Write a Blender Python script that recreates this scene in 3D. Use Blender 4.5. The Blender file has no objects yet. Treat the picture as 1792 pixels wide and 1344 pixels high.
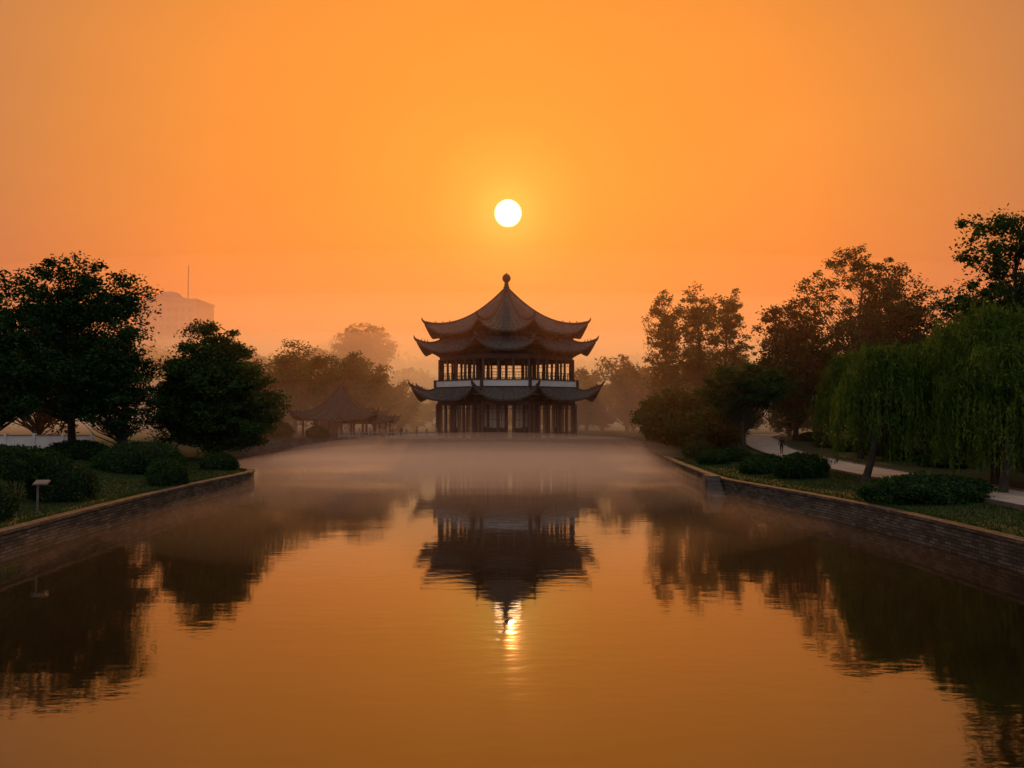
import bpy, bmesh, math, random
import numpy as np
from mathutils import Vector, Matrix
R = math.radians
scene = bpy.context.scene
try:
    scene.view_settings.view_transform='Standard'; scene.view_settings.look='None'
    scene.view_settings.exposure=0
except Exception as e: print(e)

# ------------------------------------------------------------------ helpers
def link(o, parent=None):
    scene.collection.objects.link(o)
    if parent is not None: o.parent = parent
    return o
def empty(name, loc=(0,0,0)):
    e = bpy.data.objects.new(name, None); e.location = loc; e.empty_display_size=.5
    return link(e)
def fast_mesh(name, verts, faces, mats=(), mat_idx=None, smooth=False, uvs=None):
    me = bpy.data.meshes.new(name)
    verts = np.asarray(verts, dtype=np.float32)
    if not isinstance(faces, list) or (len(faces) and not isinstance(faces[0], np.ndarray)):
        me.from_pydata([tuple(map(float,v)) for v in verts], [], [tuple(map(int,f)) for f in faces])
    else:
        me.vertices.add(len(verts)); me.vertices.foreach_set('co', verts.ravel())
        loops = np.concatenate([f.ravel() for f in faces]).astype(np.int32)
        tot = np.concatenate([np.full(len(f), f.shape[1]) for f in faces]).astype(np.int32)
        st = np.concatenate([[0], np.cumsum(tot)[:-1]]).astype(np.int32)
        me.loops.add(len(loops)); me.loops.foreach_set('vertex_index', loops)
        me.polygons.add(len(tot)); me.polygons.foreach_set('loop_start', st)
        me.polygons.foreach_set('loop_total', tot)
    if mat_idx is not None:
        me.polygons.foreach_set('material_index', np.asarray(mat_idx, dtype=np.int32))
    if smooth:
        me.polygons.foreach_set('use_smooth', np.ones(len(me.polygons), dtype=bool))
    me.update(calc_edges=True)
    me.validate()
    for m in mats: me.materials.append(m)
    return me
class MB:
    """mesh builder"""
    def __init__(s): s.v=[]; s.f=[]; s.m=[]
    def add(s, vs, fs, mi=0):
        o=len(s.v); s.v += [tuple(v) for v in vs]
        for f in fs: s.f.append(tuple(i+o for i in f)); s.m.append(mi)
    def box(s, c, size, mi=0, rot=0, taper=1.0):
        x,y,z=[a/2 for a in size]; cs,sn=math.cos(rot),math.sin(rot)
        vs=[]
        for dz in (-1,1):
            t = 1 if dz<0 else taper
            for dx,dy in ((-1,-1),(1,-1),(1,1),(-1,1)):
                px,py=dx*x*t,dy*y*t
                vs.append((c[0]+px*cs-py*sn, c[1]+px*sn+py*cs, c[2]+dz*z))
        s.add(vs,[(3,2,1,0),(4,5,6,7),(0,1,5,4),(1,2,6,5),(2,3,7,6),(3,0,4,7)],mi)
    def tube(s, pts, rad, n=6, mi=0, cap=True):
        pts=[Vector(p) for p in pts]; vs=[]; fs=[]
        for i,p in enumerate(pts):
            d=(pts[min(i+1,len(pts)-1)]-pts[max(i-1,0)])
            if d.length<1e-6: d=Vector((0,0,1))
            d.normalize()
            a=d.cross(Vector((0,1,0)) if abs(d.y)<.9 else Vector((1,0,0))).normalized(); b=d.cross(a)
            for k in range(n):
                t=2*math.pi*k/n
                vs.append(p+(a*math.cos(t)+b*math.sin(t))*rad[i])
        for i in range(len(pts)-1):
            for k in range(n):
                k2=(k+1)%n
                fs.append((i*n+k,i*n+k2,(i+1)*n+k2,(i+1)*n+k))
        if cap:
            fs.append(tuple(range(n))[::-1]); fs.append(tuple((len(pts)-1)*n+k for k in range(n)))
        s.add(vs,fs,mi)
    def lathe(s, c, prof, n=16, mi=0):
        vs=[];fs=[]
        for r,z in prof:
            for k in range(n):
                t=2*math.pi*k/n; vs.append((c[0]+r*math.cos(t),c[1]+r*math.sin(t),c[2]+z))
        for i in range(len(prof)-1):
            for k in range(n):
                k2=(k+1)%n; fs.append((i*n+k,i*n+k2,(i+1)*n+k2,(i+1)*n+k))
        fs.append(tuple(range(n))[::-1]); fs.append(tuple((len(prof)-1)*n+k for k in range(n)))
        s.add(vs,fs,mi)
    def obj(s, name, mats, parent=None, smooth=False):
        me=bpy.data.meshes.new(name); me.from_pydata(s.v,[],s.f)
        for m in mats: me.materials.append(m)
        me.polygons.foreach_set('material_index', s.m)
        if smooth: me.polygons.foreach_set('use_smooth',[True]*len(s.f))
        me.update()
        return link(bpy.data.objects.new(name,me),parent)

# ------------------------------------------------------------------ materials
def mat(name, c1, c2=None, rough=.8, scale=2.0, bump=0.0, bscale=20, metallic=0, detail=4, coord='Object'):
    m=bpy.data.materials.new(name); m.use_nodes=True; nt=m.node_tree; N=nt.nodes; L=nt.links
    b=N['Principled BSDF']; b.inputs['Roughness'].default_value=rough; b.inputs['Metallic'].default_value=metallic
    tc=N.new('ShaderNodeTexCoord')
    if c2 is None: c2=tuple(x*.7 for x in c1)
    n=N.new('ShaderNodeTexNoise'); n.inputs['Scale'].default_value=scale; n.inputs['Detail'].default_value=detail
    L.new(tc.outputs[coord],n.inputs['Vector'])
    r=N.new('ShaderNodeValToRGB'); r.color_ramp.elements[0].position=.35; r.color_ramp.elements[1].position=.65
    r.color_ramp.elements[0].color=(*c1,1); r.color_ramp.elements[1].color=(*c2,1)
    L.new(n.outputs['Fac'],r.inputs['Fac']); L.new(r.outputs['Color'],b.inputs['Base Color'])
    if bump>0:
        n2=N.new('ShaderNodeTexNoise'); n2.inputs['Scale'].default_value=bscale; n2.inputs['Detail'].default_value=6
        L.new(tc.outputs[coord],n2.inputs['Vector'])
        bp=N.new('ShaderNodeBump'); bp.inputs['Strength'].default_value=bump; bp.inputs['Distance'].default_value=.05
        L.new(n2.outputs['Fac'],bp.inputs['Height']); L.new(bp.outputs['Normal'],b.inputs['Normal'])
    return m
def leafmat(name, c1, c2, trans=.35, scale=.8):
    m=bpy.data.materials.new(name); m.use_nodes=True; nt=m.node_tree; N=nt.nodes; L=nt.links
    N.remove(N['Principled BSDF']); out=N['Material Output']
    tc=N.new('ShaderNodeTexCoord'); n=N.new('ShaderNodeTexNoise'); n.inputs['Scale'].default_value=scale; n.inputs['Detail'].default_value=3
    L.new(tc.outputs['Object'],n.inputs['Vector'])
    r=N.new('ShaderNodeValToRGB'); r.color_ramp.elements[0].position=.35; r.color_ramp.elements[1].position=.68
    r.color_ramp.elements[0].color=(*c1,1); r.color_ramp.elements[1].color=(*c2,1)
    L.new(n.outputs['Fac'],r.inputs['Fac'])
    d=N.new('ShaderNodeBsdfDiffuse'); t=N.new('ShaderNodeBsdfTranslucent'); mx=N.new('ShaderNodeMixShader'); mx.inputs[0].default_value=trans
    L.new(r.outputs['Color'],d.inputs['Color']); L.new(r.outputs['Color'],t.inputs['Color'])
    L.new(d.outputs[0],mx.inputs[1]); L.new(t.outputs[0],mx.inputs[2]); L.new(mx.outputs[0],out.inputs['Surface'])
    return m
M_bark = mat('bark',(.06,.045,.03),(.03,.022,.016),.9,3,.5,12)
M_leaf_dark = leafmat('foliage_dark',(.012,.040,.016),(.036,.082,.028),.14)
M_leaf_mid  = leafmat('foliage_mid',(.026,.062,.018),(.062,.115,.030),.18)
M_leaf_will = leafmat('foliage_willow',(.040,.090,.016),(.115,.185,.032),.26)
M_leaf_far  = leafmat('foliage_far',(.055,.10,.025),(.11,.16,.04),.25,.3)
M_leaf_bush = leafmat('foliage_shrub',(.018,.050,.016),(.046,.094,.026),.12,2)
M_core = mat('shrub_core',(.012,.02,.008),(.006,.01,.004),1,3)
M_roof = mat('roof_tile',(.115,.108,.104),(.065,.062,.060),.7,1.5,.3,8)
M_roof2 = mat('old_roof_tile',(.06,.054,.05),(.036,.033,.031),.8,1.5,.3,8)
M_wood = mat('dark_wood',(.050,.032,.024),(.032,.02,.015),.7,2,.2,15)
M_woodred = mat('painted_wood',(.12,.05,.032),(.075,.03,.02),.6,2,.2,15)
M_plaster = mat('white_plaster',(.72,.71,.70),(.60,.59,.58),.85,1,.1,20)
M_beige = mat('window_paper',(.55,.43,.29),(.45,.35,.24),.8,1)
M_stone = mat('stone',(.15,.13,.12),(.08,.07,.065),.85,1.5,.5,8)
M_pale = mat('pale_stone',(.30,.25,.225),(.20,.17,.15),.85,2,.3,10)
M_path = mat('path_paving',(.54,.51,.50),(.44,.42,.41),.8,.8,.2,15)
M_white = mat('white_paint',(.78,.78,.76),(.68,.68,.66),.5,1)
M_metal = mat('grey_metal',(.15,.15,.15),(.1,.1,.1),.5,2)
M_conc = mat('concrete',(.24,.23,.22),(.19,.18,.17),.85,.2)
M_glass = mat('dark_window',(.12,.12,.12),(.09,.09,.09),.3,.2)
M_skin = mat('skin',(.35,.2,.13),(.3,.17,.11),.6,4)
M_hair = mat('hair',(.012,.01,.008),(.008,.006,.005),.5,10)
M_grass = leafmat('grass_blades',(.026,.062,.013),(.052,.098,.022),.2,.6)
M_ground = mat('ground_grass',(.022,.044,.011),(.044,.060,.020),.95,.35,.6,6,detail=8)

def brickmat():
    m=bpy.data.materials.new('stone_masonry'); m.use_nodes=True; nt=m.node_tree; N=nt.nodes; L=nt.links
    b=N['Principled BSDF']; b.inputs['Roughness'].default_value=.85
    uv=N.new('ShaderNodeUVMap'); uv.uv_map='UVMap'
    nz=N.new('ShaderNodeTexNoise'); nz.inputs['Scale'].default_value=1.5; nz.inputs['Detail'].default_value=4
    L.new(uv.outputs[0],nz.inputs['Vector'])
    vm=N.new('ShaderNodeVectorMath'); vm.operation='MULTIPLY_ADD'; vm.inputs[1].default_value=(.14,.09,0)
    L.new(nz.outputs['Color'],vm.inputs[0]); L.new(uv.outputs[0],vm.inputs[2])
    br=N.new('ShaderNodeTexBrick'); br.inputs['Scale'].default_value=1
    br.inputs['Brick Width'].default_value=.46; br.inputs['Row Height'].default_value=.15
    br.inputs['Mortar Size'].default_value=.018; br.inputs['Mortar Smooth'].default_value=.3
    br.inputs['Color1'].default_value=(.19,.17,.155,1); br.inputs['Color2'].default_value=(.055,.05,.047,1); br.inputs['Mortar'].default_value=(.012,.011,.01,1)
    L.new(vm.outputs[0],br.inputs['Vector'])
    n2=N.new('ShaderNodeTexNoise'); n2.inputs['Scale'].default_value=.6; n2.inputs['Detail'].default_value=6
    L.new(uv.outputs[0],n2.inputs['Vector'])
    rr=N.new('ShaderNodeValToRGB'); rr.color_ramp.elements[0].position=.3; rr.color_ramp.elements[0].color=(.35,.38,.34,1); rr.color_ramp.elements[1].position=.7
    L.new(n2.outputs['Fac'],rr.inputs['Fac'])
    mx=N.new('ShaderNodeMixRGB'); mx.blend_type='MULTIPLY'; mx.inputs[0].default_value=1
    L.new(br.outputs['Color'],mx.inputs[1]); L.new(rr.outputs['Color'],mx.inputs[2]); L.new(mx.outputs[0],b.inputs['Base Color'])
    bp=N.new('ShaderNodeBump'); bp.inputs['Strength'].default_value=.9; bp.inputs['Distance'].default_value=.05; bp.invert=True
    L.new(br.outputs['Fac'],bp.inputs['Height']); L.new(bp.outputs['Normal'],b.inputs['Normal'])
    return m
M_masonry=brickmat()

def watermat():
    m=bpy.data.materials.new('lake_water'); m.use_nodes=True; nt=m.node_tree; N=nt.nodes; L=nt.links
    b=N['Principled BSDF']; b.inputs['Base Color'].default_value=(.014,.010,.004,1)
    b.inputs['Roughness'].default_value=.04; b.inputs['IOR'].default_value=2.3
    tc=N.new('ShaderNodeTexCoord')
    def noise(sx,sy,sc,det):
        mp=N.new('ShaderNodeMapping'); mp.inputs['Scale'].default_value=(sx,sy,1)
        L.new(tc.outputs['Object'],mp.inputs['Vector'])
        n=N.new('ShaderNodeTexNoise'); n.inputs['Scale'].default_value=sc; n.inputs['Detail'].default_value=det
        L.new(mp.outputs[0],n.inputs['Vector']); return n
    n1=noise(.6,1.4,1.6,3); n2=noise(.5,1.2,.25,2)
    mul=N.new('ShaderNodeMath'); mul.operation='MULTIPLY'
    rp=N.new('ShaderNodeMapRange'); rp.inputs['From Min'].default_value=.4; rp.inputs['From Max'].default_value=.65; rp.inputs['To Min'].default_value=.35
    n3=noise(.4,1,.08,3); L.new(n3.outputs['Fac'],rp.inputs['Value'])
    L.new(n1.outputs['Fac'],mul.inputs[0]); L.new(rp.outputs[0],mul.inputs[1])
    ad=N.new('ShaderNodeMath'); ad.operation='MULTIPLY_ADD'; ad.inputs[1].default_value=1.5
    L.new(n2.outputs['Fac'],ad.inputs[0]); L.new(mul.outputs[0],ad.inputs[2])
    bp=N.new('ShaderNodeBump'); bp.inputs['Strength'].default_value=1; bp.inputs['Distance'].default_value=.007
    L.new(ad.outputs[0],bp.inputs['Height']); L.new(bp.outputs['Normal'],b.inputs['Normal'])
    return m

# ------------------------------------------------------------------ lake outline & terrain
def chaikin(p,it=2):
    for _ in range(it):
        q=[]
        for i in range(len(p)):
            a=np.array(p[i]);b=np.array(p[(i+1)%len(p)])
            q.append(tuple(a*.75+b*.25)); q.append(tuple(a*.25+b*.75))
        p=q
    return p
lake=[(-20.6,-40),(-20.6,0),(-20.6,30),(-21.2,42),(-21.2,55),(-20.6,63),(-21.2,66.5),(-24,69),(-31,84),(-37,100),(-36,111),
      (-28,113),(-19,111.5),(-17.5,109.3),(-14,109),(0,109),(13,109),(17.2,109),(17.2,104),(16.2,90),(15.4,73),(14.9,59),(15.3,56),(17.2,48.5),(18.6,41),(19.3,32),(19.8,18),(20,0),(20,-40)]
lake=chaikin(lake,2)
LP=np.array(lake); LQ=np.roll(LP,-1,axis=0)
def sdist(x,y):
    x=np.atleast_1d(np.asarray(x,float)); y=np.atleast_1d(np.asarray(y,float))
    d=np.full(x.shape,1e9); inside=np.zeros(x.shape,bool)
    for (ax,ay),(bx,by) in zip(LP,LQ):
        ex,ey=bx-ax,by-ay; l=ex*ex+ey*ey+1e-9
        t=np.clip(((x-ax)*ex+(y-ay)*ey)/l,0,1)
        d=np.minimum(d,np.hypot(x-ax-t*ex,y-ay-t*ey))
        c=((ay>y)!=(by>y)) & (x<(bx-ax)*(y-ay)/(by-ay+1e-12)+ax)
        inside^=c
    return np.where(inside,-d,d)
def sm(t): t=np.clip(t,0,1); return t*t*(3-2*t)
def land(x,y,sd):
    x=np.asarray(x,float);y=np.asarray(y,float)
    rise=np.where(x<0,.9*sm((sd-.6)/13),.30*sm((sd-.6)/8))
    z=1.15+rise
    z=z+.10*np.sin(x*.31+1)*np.sin(y*.23)*sm((sd-1)/5)*np.where(x<0,1,.35)
    w=sm((y-96)/11)
    return z*(1-w)+2.0*w
def gh(x,y):
    s=sdist(x,y); return float(land(x,y,s)[0])
def axis(a,b,st,far):
    mid=np.arange(a,b+1e-6,st); out=[a];s=st
    lo=[];v=a
    while v>-far: s*=1.35; v-=s; lo.append(v)
    hi=[];v=b;s=st
    while v<far: s*=1.35; v+=s; hi.append(v)
    return np.array(lo[::-1]+list(mid)+hi)
xs=axis(-46,48,.5,1600); ys=axis(-5,125,.5,1900)
X,Y=np.meshgrid(xs,ys); sd=sdist(X.ravel(),Y.ravel())
Z=np.where(sd>.62,land(X.ravel(),Y.ravel(),sd),-1.6)
V=np.stack([X.ravel(),Y.ravel(),Z],1); nx=len(xs); ny=len(ys)
i,j=np.meshgrid(np.arange(nx-1),np.arange(ny-1)); a=(j*nx+i).ravel()
F=[np.stack([a,a+1,a+nx+1,a+nx],1)]
link(bpy.data.objects.new('ground',fast_mesh('ground',V,F,[M_ground],smooth=True)))
wv=[(-60,-60,0),(60,-60,0),(60,118,0),(-60,118,0)]
me=fast_mesh('water',wv,[(0,1,2,3)],[watermat()]); link(bpy.data.objects.new('water',me))

def bank_wall():
    n=len(LP); outs=[]
    u=0
    for k in range(n):
        p=Vector(LP[k]); t=(Vector(LP[(k+1)%n])-Vector(LP[k-1])).normalized()
        nrm=Vector((t.y,-t.x))
        if sdist(p.x+nrm.x*.5,p.y+nrm.y*.5)[0]<0: nrm=-nrm
        if k: u+=(Vector(LP[k])-Vector(LP[k-1])).length
        top=gh(p.x+nrm.x*.9,p.y+nrm.y*.9)+.06
        outs.append((p,nrm,top,u))
    vs=[];fs=[];uv=[];mi=[]
    def quad(pts,uvs,m):
        o=len(vs); vs.extend(pts); fs.append((o,o+1,o+2,o+3)); uv.extend(uvs); mi.append(m)
    for k in range(1,n-1):
        p,nn,t,u0=outs[k]; q,nm,t2,u1=outs[k+1]
        if p.y<-30 and q.y<-30: continue
        def P(b,nr,off,z): return (b.x+nr.x*off,b.y+nr.y*off,z)
        quad([P(p,nn,0,-1.5),P(q,nm,0,-1.5),P(q,nm,.06,t2-.12),P(p,nn,.06,t-.12)],[(u0,-1.5),(u1,-1.5),(u1,t2-.12),(u0,t-.12)],0)
        quad([P(p,nn,.06,t-.12),P(q,nm,.06,t2-.12),P(q,nm,-.02,t2-.12),P(p,nn,-.02,t-.12)],[(u0,0),(u1,0),(u1,.1),(u0,.1)],1)
        quad([P(p,nn,-.02,t-.12),P(q,nm,-.02,t2-.12),P(q,nm,-.02,t2),P(p,nn,-.02,t)],[(u0,0),(u1,0),(u1,.12),(u0,.12)],1)
        quad([P(p,nn,-.02,t),P(q,nm,-.02,t2),P(q,nm,.62,t2),P(p,nn,.62,t)],[(u0,0),(u1,0),(u1,.6),(u0,.6)],1)
        quad([P(p,nn,.62,t),P(q,nm,.62,t2),P(q,nm,.62,-.5),P(p,nn,.62,-.5)],[(u0,0),(u1,0),(u1,.6),(u0,.6)],0)
    me=fast_mesh('embankment_wall',vs,fs,[M_masonry,M_masonry],mi)
    ul=me.uv_layers.new(name='UVMap'); ul.data.foreach_set('uv',np.array(uv,dtype=np.float32).ravel())
    return link(bpy.data.objects.new('embankment_wall',me))
bank_wall()

b=MB()
for k in range(5):
    b.box((14.55-.0*k,57.4-.38*k+.4,(1.25-.26*k-1.0)/2-.1),(.95,.36,1.25-.26*k+1.0))
b.box((14.2,58.3,.1),(.25,1.0,2.6)); b.box((14.62,58.55,.12),(1.1,.9,2.44))
b.obj('stone_steps',[M_stone])

# ------------------------------------------------------------------ footpath
near=[(23.6,10),(24.0,25),(24.5,38),(24.6,57),(25.0,70),(26.4,82),(30.2,104),(33.5,118),(40,132)]
def resample(p,n):
    p=np.array(p,float); d=np.concatenate([[0],np.cumsum(np.hypot(*np.diff(p,axis=0).T))]); t=np.linspace(0,d[-1],n)
    q=np.stack([np.interp(t,d,p[:,0]),np.interp(t,d,p[:,1])],1)
    for _ in range(6): q[1:-1]=(q[:-2]+2*q[1:-1]+q[2:])/4
    return q
pc=resample(near,120)
tg=np.gradient(pc,axis=0); tg/=np.hypot(*tg.T)[:,None]; nr=np.stack([tg[:,1],-tg[:,0]],1)
W=4.6
def strip(name,offs,zo,mats,closed=False):
    vs=[];fs=[]
    k=len(offs)
    for i in range(len(pc)):
        for o,dz in zip(offs,zo):
            x,y=pc[i]+nr[i]*o; xm,ym=pc[i]+nr[i]*W/2
            vs.append((x,y,gh(xm,ym)+dz))
    for i in range(len(pc)-1):
        for q in range(k-1): fs.append((i*k+q,i*k+q+1,(i+1)*k+q+1,(i+1)*k+q))
    return link(bpy.data.objects.new(name,fast_mesh(name,vs,fs,mats)))
strip('footpath',[0,W/4,W/2,W*3/4,W],[.06,.075,.08,.075,.06],[M_path])
kp=empty('path_kerb')
strip('kerb_inner',[-.16,-.16,.0,.0],[-.3,.16,.16,.02],[M_stone]).parent=kp
strip('kerb_outer',[W,W,W+.16,W+.16],[.02,.16,.16,-.3],[M_stone]).parent=kp

# ------------------------------------------------------------------ foliage
rng=np.random.default_rng(7)
def leaves(centers, rad, n_per, size, flat=.75, elong=.5, up=.4):
    C=np.repeat(centers,n_per,axis=0); Rr=np.repeat(rad,n_per)[:,None]
    N=len(C)
    g=rng.normal(size=(N,3))*.52
    l=np.linalg.norm(g,axis=1); g*=np.where(l>1.3,1.3/l,1)[:,None]
    g[:,2]*=flat
    return leafquads(C+g*Rr,size,elong,up)
def leafquads(P,size,elong=.5,up=.4,axis=None):
    N=len(P)
    nrm=rng.normal(size=(N,3)); nrm[:,2]=np.abs(nrm[:,2])+up; nrm/=np.linalg.norm(nrm,axis=1)[:,None]
    a=rng.normal(size=(N,3)) if axis is None else axis+rng.normal(size=(N,3))*.25
    if axis is None:
        a-=nrm*(a*nrm).sum(1)[:,None]
    a/=np.linalg.norm(a,axis=1)[:,None]
    bb=np.cross(nrm,a); bb/=np.linalg.norm(bb,axis=1)[:,None]+1e-9
    s=size*(.6+.8*rng.random((N,1)))
    v=np.stack([P-a*s,P+bb*s*elong,P+a*s,P-bb*s*elong],1)
    return v.reshape(-1,3)
def finish_tree(name, loc, wood, LV, leafm):
    wv=np.array(wood.v,dtype=float).reshape(-1,3); nw=len(wv)
    V=np.concatenate([wv,LV]); nl=len(LV)//4
    lf=np.arange(nl*4).reshape(-1,4)+nw
    quads=[f for f in wood.f if len(f)==4]
    F=[np.array(quads,dtype=int).reshape(-1,4),lf]
    mi=np.concatenate([np.zeros(len(quads)),np.ones(nl)])
    me=fast_mesh(name,V,F,[M_bark,leafm],mi)
    o=bpy.data.objects.new(name,me); o.location=loc; return link(o)
def tree(name, x, y, H, R_, base, n=110, per=150, leaf=.2, cr=1.1, m=M_leaf_mid, trunk=.25, seed=1, flat=.7, lobes=None, shell=.5, ry=None, noise=.28, lean=0, top=.5):
    global rng
    n=int(n*1.6); cr*=.80; per=int(per*.78); leaf*=.90
    rng=np.random.default_rng(seed); rd=random.Random(seed)
    z0=gh(x,y)-.1
    ry=ry or R_
    lobes=lobes or [(0,0,(base+H)/2,R_,ry,(H-base)/2)]
    C=[]; vol=np.array([l[3]*l[4]*l[5] for l in lobes]); vol=vol**.8/np.sum(vol**.8)
    for l,w in zip(lobes,vol):
        k=max(4,int(n*w)); ph=rng.random(6)*6.28
        g=rng.normal(size=(k,3)); g/=np.linalg.norm(g,axis=1)[:,None]
        az=np.arctan2(g[:,1],g[:,0])
        f=1+noise*(np.sin(3*az+ph[0]+2*g[:,2])*.5+np.sin(5*az+ph[1]+4*g[:,2])*.35+np.sin(7*g[:,2]+ph[2]+2*az)*.4)
        r=rng.random(k)**shell*f
        C.append(np.stack([l[0]+g[:,0]*r*l[3],l[1]+g[:,1]*r*l[4],l[2]+g[:,2]*r*l[5]],1))
    C=np.concatenate(C); rad=cr*(.5+1.0*rng.random(len(C)))
    b=MB()
    Ht=H*.86
    tp=[];tr=[]
    wob=[rd.uniform(-.03,.03)*H for _ in range(4)]
    for k in range(9):
        t=k/8; tp.append(Vector((lean*t+wob[0]*math.sin(t*3.3)+wob[2]*math.sin(t*7)*.4,wob[1]*math.sin(t*2.9)+wob[3]*math.sin(t*6)*.4,Ht*t))); tr.append(trunk*(1.25 if k==0 else 1)*(1-t)**.8+.03)
    b.tube(tp,tr,8)
    for c in C:
        cz=c[2]; hd=math.hypot(c[0],c[1])
        zt=min(max(base*.55+rd.random()*1.0,cz-hd*rd.uniform(.6,1.2)-.5),Ht*.97)
        t=zt/Ht*8; k=min(int(t),7); st=tp[k].lerp(tp[k+1],t-k)
        r0=max(.03,tr[min(k+1,8)]*.3)
        e=Vector(c); mid=st.lerp(e,.5)+Vector((rd.uniform(-.3,.3),rd.uniform(-.3,.3),-.08*hd+rd.uniform(0,.3)))
        pts=[st,mid,mid.lerp(e,.5)+Vector((rd.uniform(-.15,.15),rd.uniform(-.15,.15),.05)),e]
        b.tube(pts,[r0,r0*.6,r0*.35,.012],4,cap=False)
    LV=leaves(C,rad,per,leaf,flat)
    return finish_tree(name,(x,y,z0),b,LV,m)

def willow(name,x,y,H,R_,seed=1,tufts=70,strands=11,m=M_leaf_will,low=1.2,leaf=.15,leanx=0,ry=None):
    global rng
    rng=np.random.default_rng(seed); rd=random.Random(seed); z0=gh(x,y)-.1; ry=ry or R_
    b=MB(); Tt=H*.45
    tp=[Vector((leanx*t*.6+.15*math.sin(t*4),.1*math.sin(t*5),Tt*t)) for t in np.linspace(0,1,6)]
    b.tube(tp,[.28-.12*t for t in np.linspace(0,1,6)],8)
    P=[]
    for k in range(tufts):
        a=rd.uniform(0,6.283); rr=rd.random()**.55
        cx,cy=leanx+math.cos(a)*rr*R_,math.sin(a)*rr*ry
        cz=Tt*.9+(H-Tt*.9)*math.sqrt(max(0,1-rr**2.4))*rd.uniform(.74,1.1)
        e=Vector((cx,cy,cz)); st=tp[rd.choice([3,4,5])]
        mid=st.lerp(e,.55)+Vector((0,0,(cz-st.z)*.25+.3))
        b.tube([st,st.lerp(mid,.5)+Vector((0,0,.1)),mid,e],[.07,.05,.035,.015],5,cap=False)
        tuftlen=rd.uniform(.25,1.0)
        for s in range(strands):
            sx,sy=cx+rd.gauss(0,.32),cy+rd.gauss(0,.32); sz=cz+rd.gauss(0,.25)
            L_=max(.8,(sz-low)*min(1,tuftlen*rd.uniform(.6,1.2))); nn=int(L_/.13)
            t=np.linspace(0,1,nn); ph=rd.uniform(0,6)
            ox,oy=math.cos(a)*.35,math.sin(a)*.35
            px=sx+ox*np.sqrt(t)+.06*np.sin(t*6+ph); py=sy+oy*np.sqrt(t)+.06*np.cos(t*5+ph); pz=sz+.15*np.sin(t*3.14)*(1-t)-L_*t
            P.append(np.stack([px,py,pz],1)+rng.normal(size=(nn,3))*.035)
    P=np.concatenate(P); ax=np.tile(np.array([[0,0,-1.]]),(len(P),1))+rng.normal(size=(len(P),3))*.35
    LV=leafquads(P,leaf,.24,0,axis=ax)
    k=tufts; g=rng.random((k,2)); a=g[:,0]*6.283; rr=g[:,1]**.55
    C=np.stack([leanx+np.cos(a)*rr*R_,np.sin(a)*rr*ry,Tt*.9+(H-Tt*.9)*np.sqrt(np.clip(1-rr**2.4,0,1))*.95],1)
    LV=np.concatenate([LV,leaves(C,np.full(k,.7),50,leaf*.8,.6,.35)])
    return finish_tree(name,(x,y,z0),b,LV,m)

def bush(name,x,y,rx,ry,h,n=5000,leaf=.09,seed=1,m=M_leaf_bush,sink=.15,rough=.12,z=None):
    global rng
    rng=np.random.default_rng(seed)
    z0=(gh(x,y) if z is None else z)-.05
    ph=rng.random(8)*6.28
    def rad(d):
        az=np.arctan2(d[:,1],d[:,0]); el=d[:,2]
        return 1+rough*(np.sin(3*az+ph[0]+3*el)*.5+np.sin(6*az+ph[1])*np.cos(4*el+ph[2])*.5+np.sin(11*az+9*el+ph[3])*.25)
    nu,nv=28,12; V=[];Fq=[]
    for jv in range(nv+1):
        e=-.5+(jv/nv)*(math.pi/2+.5)
        for iu in range(nu):
            t=2*math.pi*iu/nu; V.append((math.cos(t)*math.cos(e),math.sin(t)*math.cos(e),math.sin(e)))
    V=np.array(V); V=V*rad(V)[:,None]*.90*np.array([[rx,ry,h*.62]]); V[:,2]+=h*.38
    for jv in range(nv):
        for iu in range(nu):
            i2=(iu+1)%nu; Fq.append((jv*nu+iu,jv*nu+i2,(jv+1)*nu+i2,(jv+1)*nu+iu))
    g=rng.normal(size=(n,3)); g/=np.linalg.norm(g,axis=1)[:,None]; g=g[g[:,2]>-.55]
    P=g*(rad(g)*(1.0-.13*rng.random(len(g))+.10*rng.random(len(g))**4))[:,None]*np.array([[rx,ry,h*.62]]); P[:,2]+=h*.38
    LV=leafquads(P,leaf,.55,.2)
    nl=len(LV)//4; nv_=len(V)
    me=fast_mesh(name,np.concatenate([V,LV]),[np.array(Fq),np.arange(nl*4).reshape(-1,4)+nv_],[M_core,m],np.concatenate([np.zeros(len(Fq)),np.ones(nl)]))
    o=bpy.data.objects.new(name,me); o.location=(x,y,z0); return link(o)

# --- left bank trees
tree('broadleaf_tree',-38.5,70,18.4,6.0,5.0,n=150,per=150,leaf=.19,cr=1.25,m=M_leaf_dark,trunk=.34,seed=3,
     lobes=[(0,0,14.2,4.6,4.5,3.8),(3.8,0,13.4,2.9,3,2.8),(-2.5,1,12.4,4.4,4,3.2),(2,0,8.5,4.4,4,2.8),(-3.5,0,7.6,3.6,3.5,2.6)])
tree('broadleaf_tree',-40.5,61,15.2,5.5,3,n=150,per=150,leaf=.19,cr=1.2,m=M_leaf_dark,trunk=.3,seed=5,
     lobes=[(-.6,0,10.8,5.0,4.5,4.0),(3.0,0,6.5,3.4,4,3.0),(-2,0,5,4.5,4,2.8)])
tree('camphor_tree',-31.9,66,12.2,3.4,2.2,n=110,per=170,leaf=.16,cr=1.1,m=M_leaf_dark,trunk=.22,seed=8,flat=.4,
     lobes=[(-.6,0,8.6,2.0,2.4,2.8),(-.2,0,5.6,3.0,3.0,3.2),(-3,0,5.5,2.6,2.6,2.6)])
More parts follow.
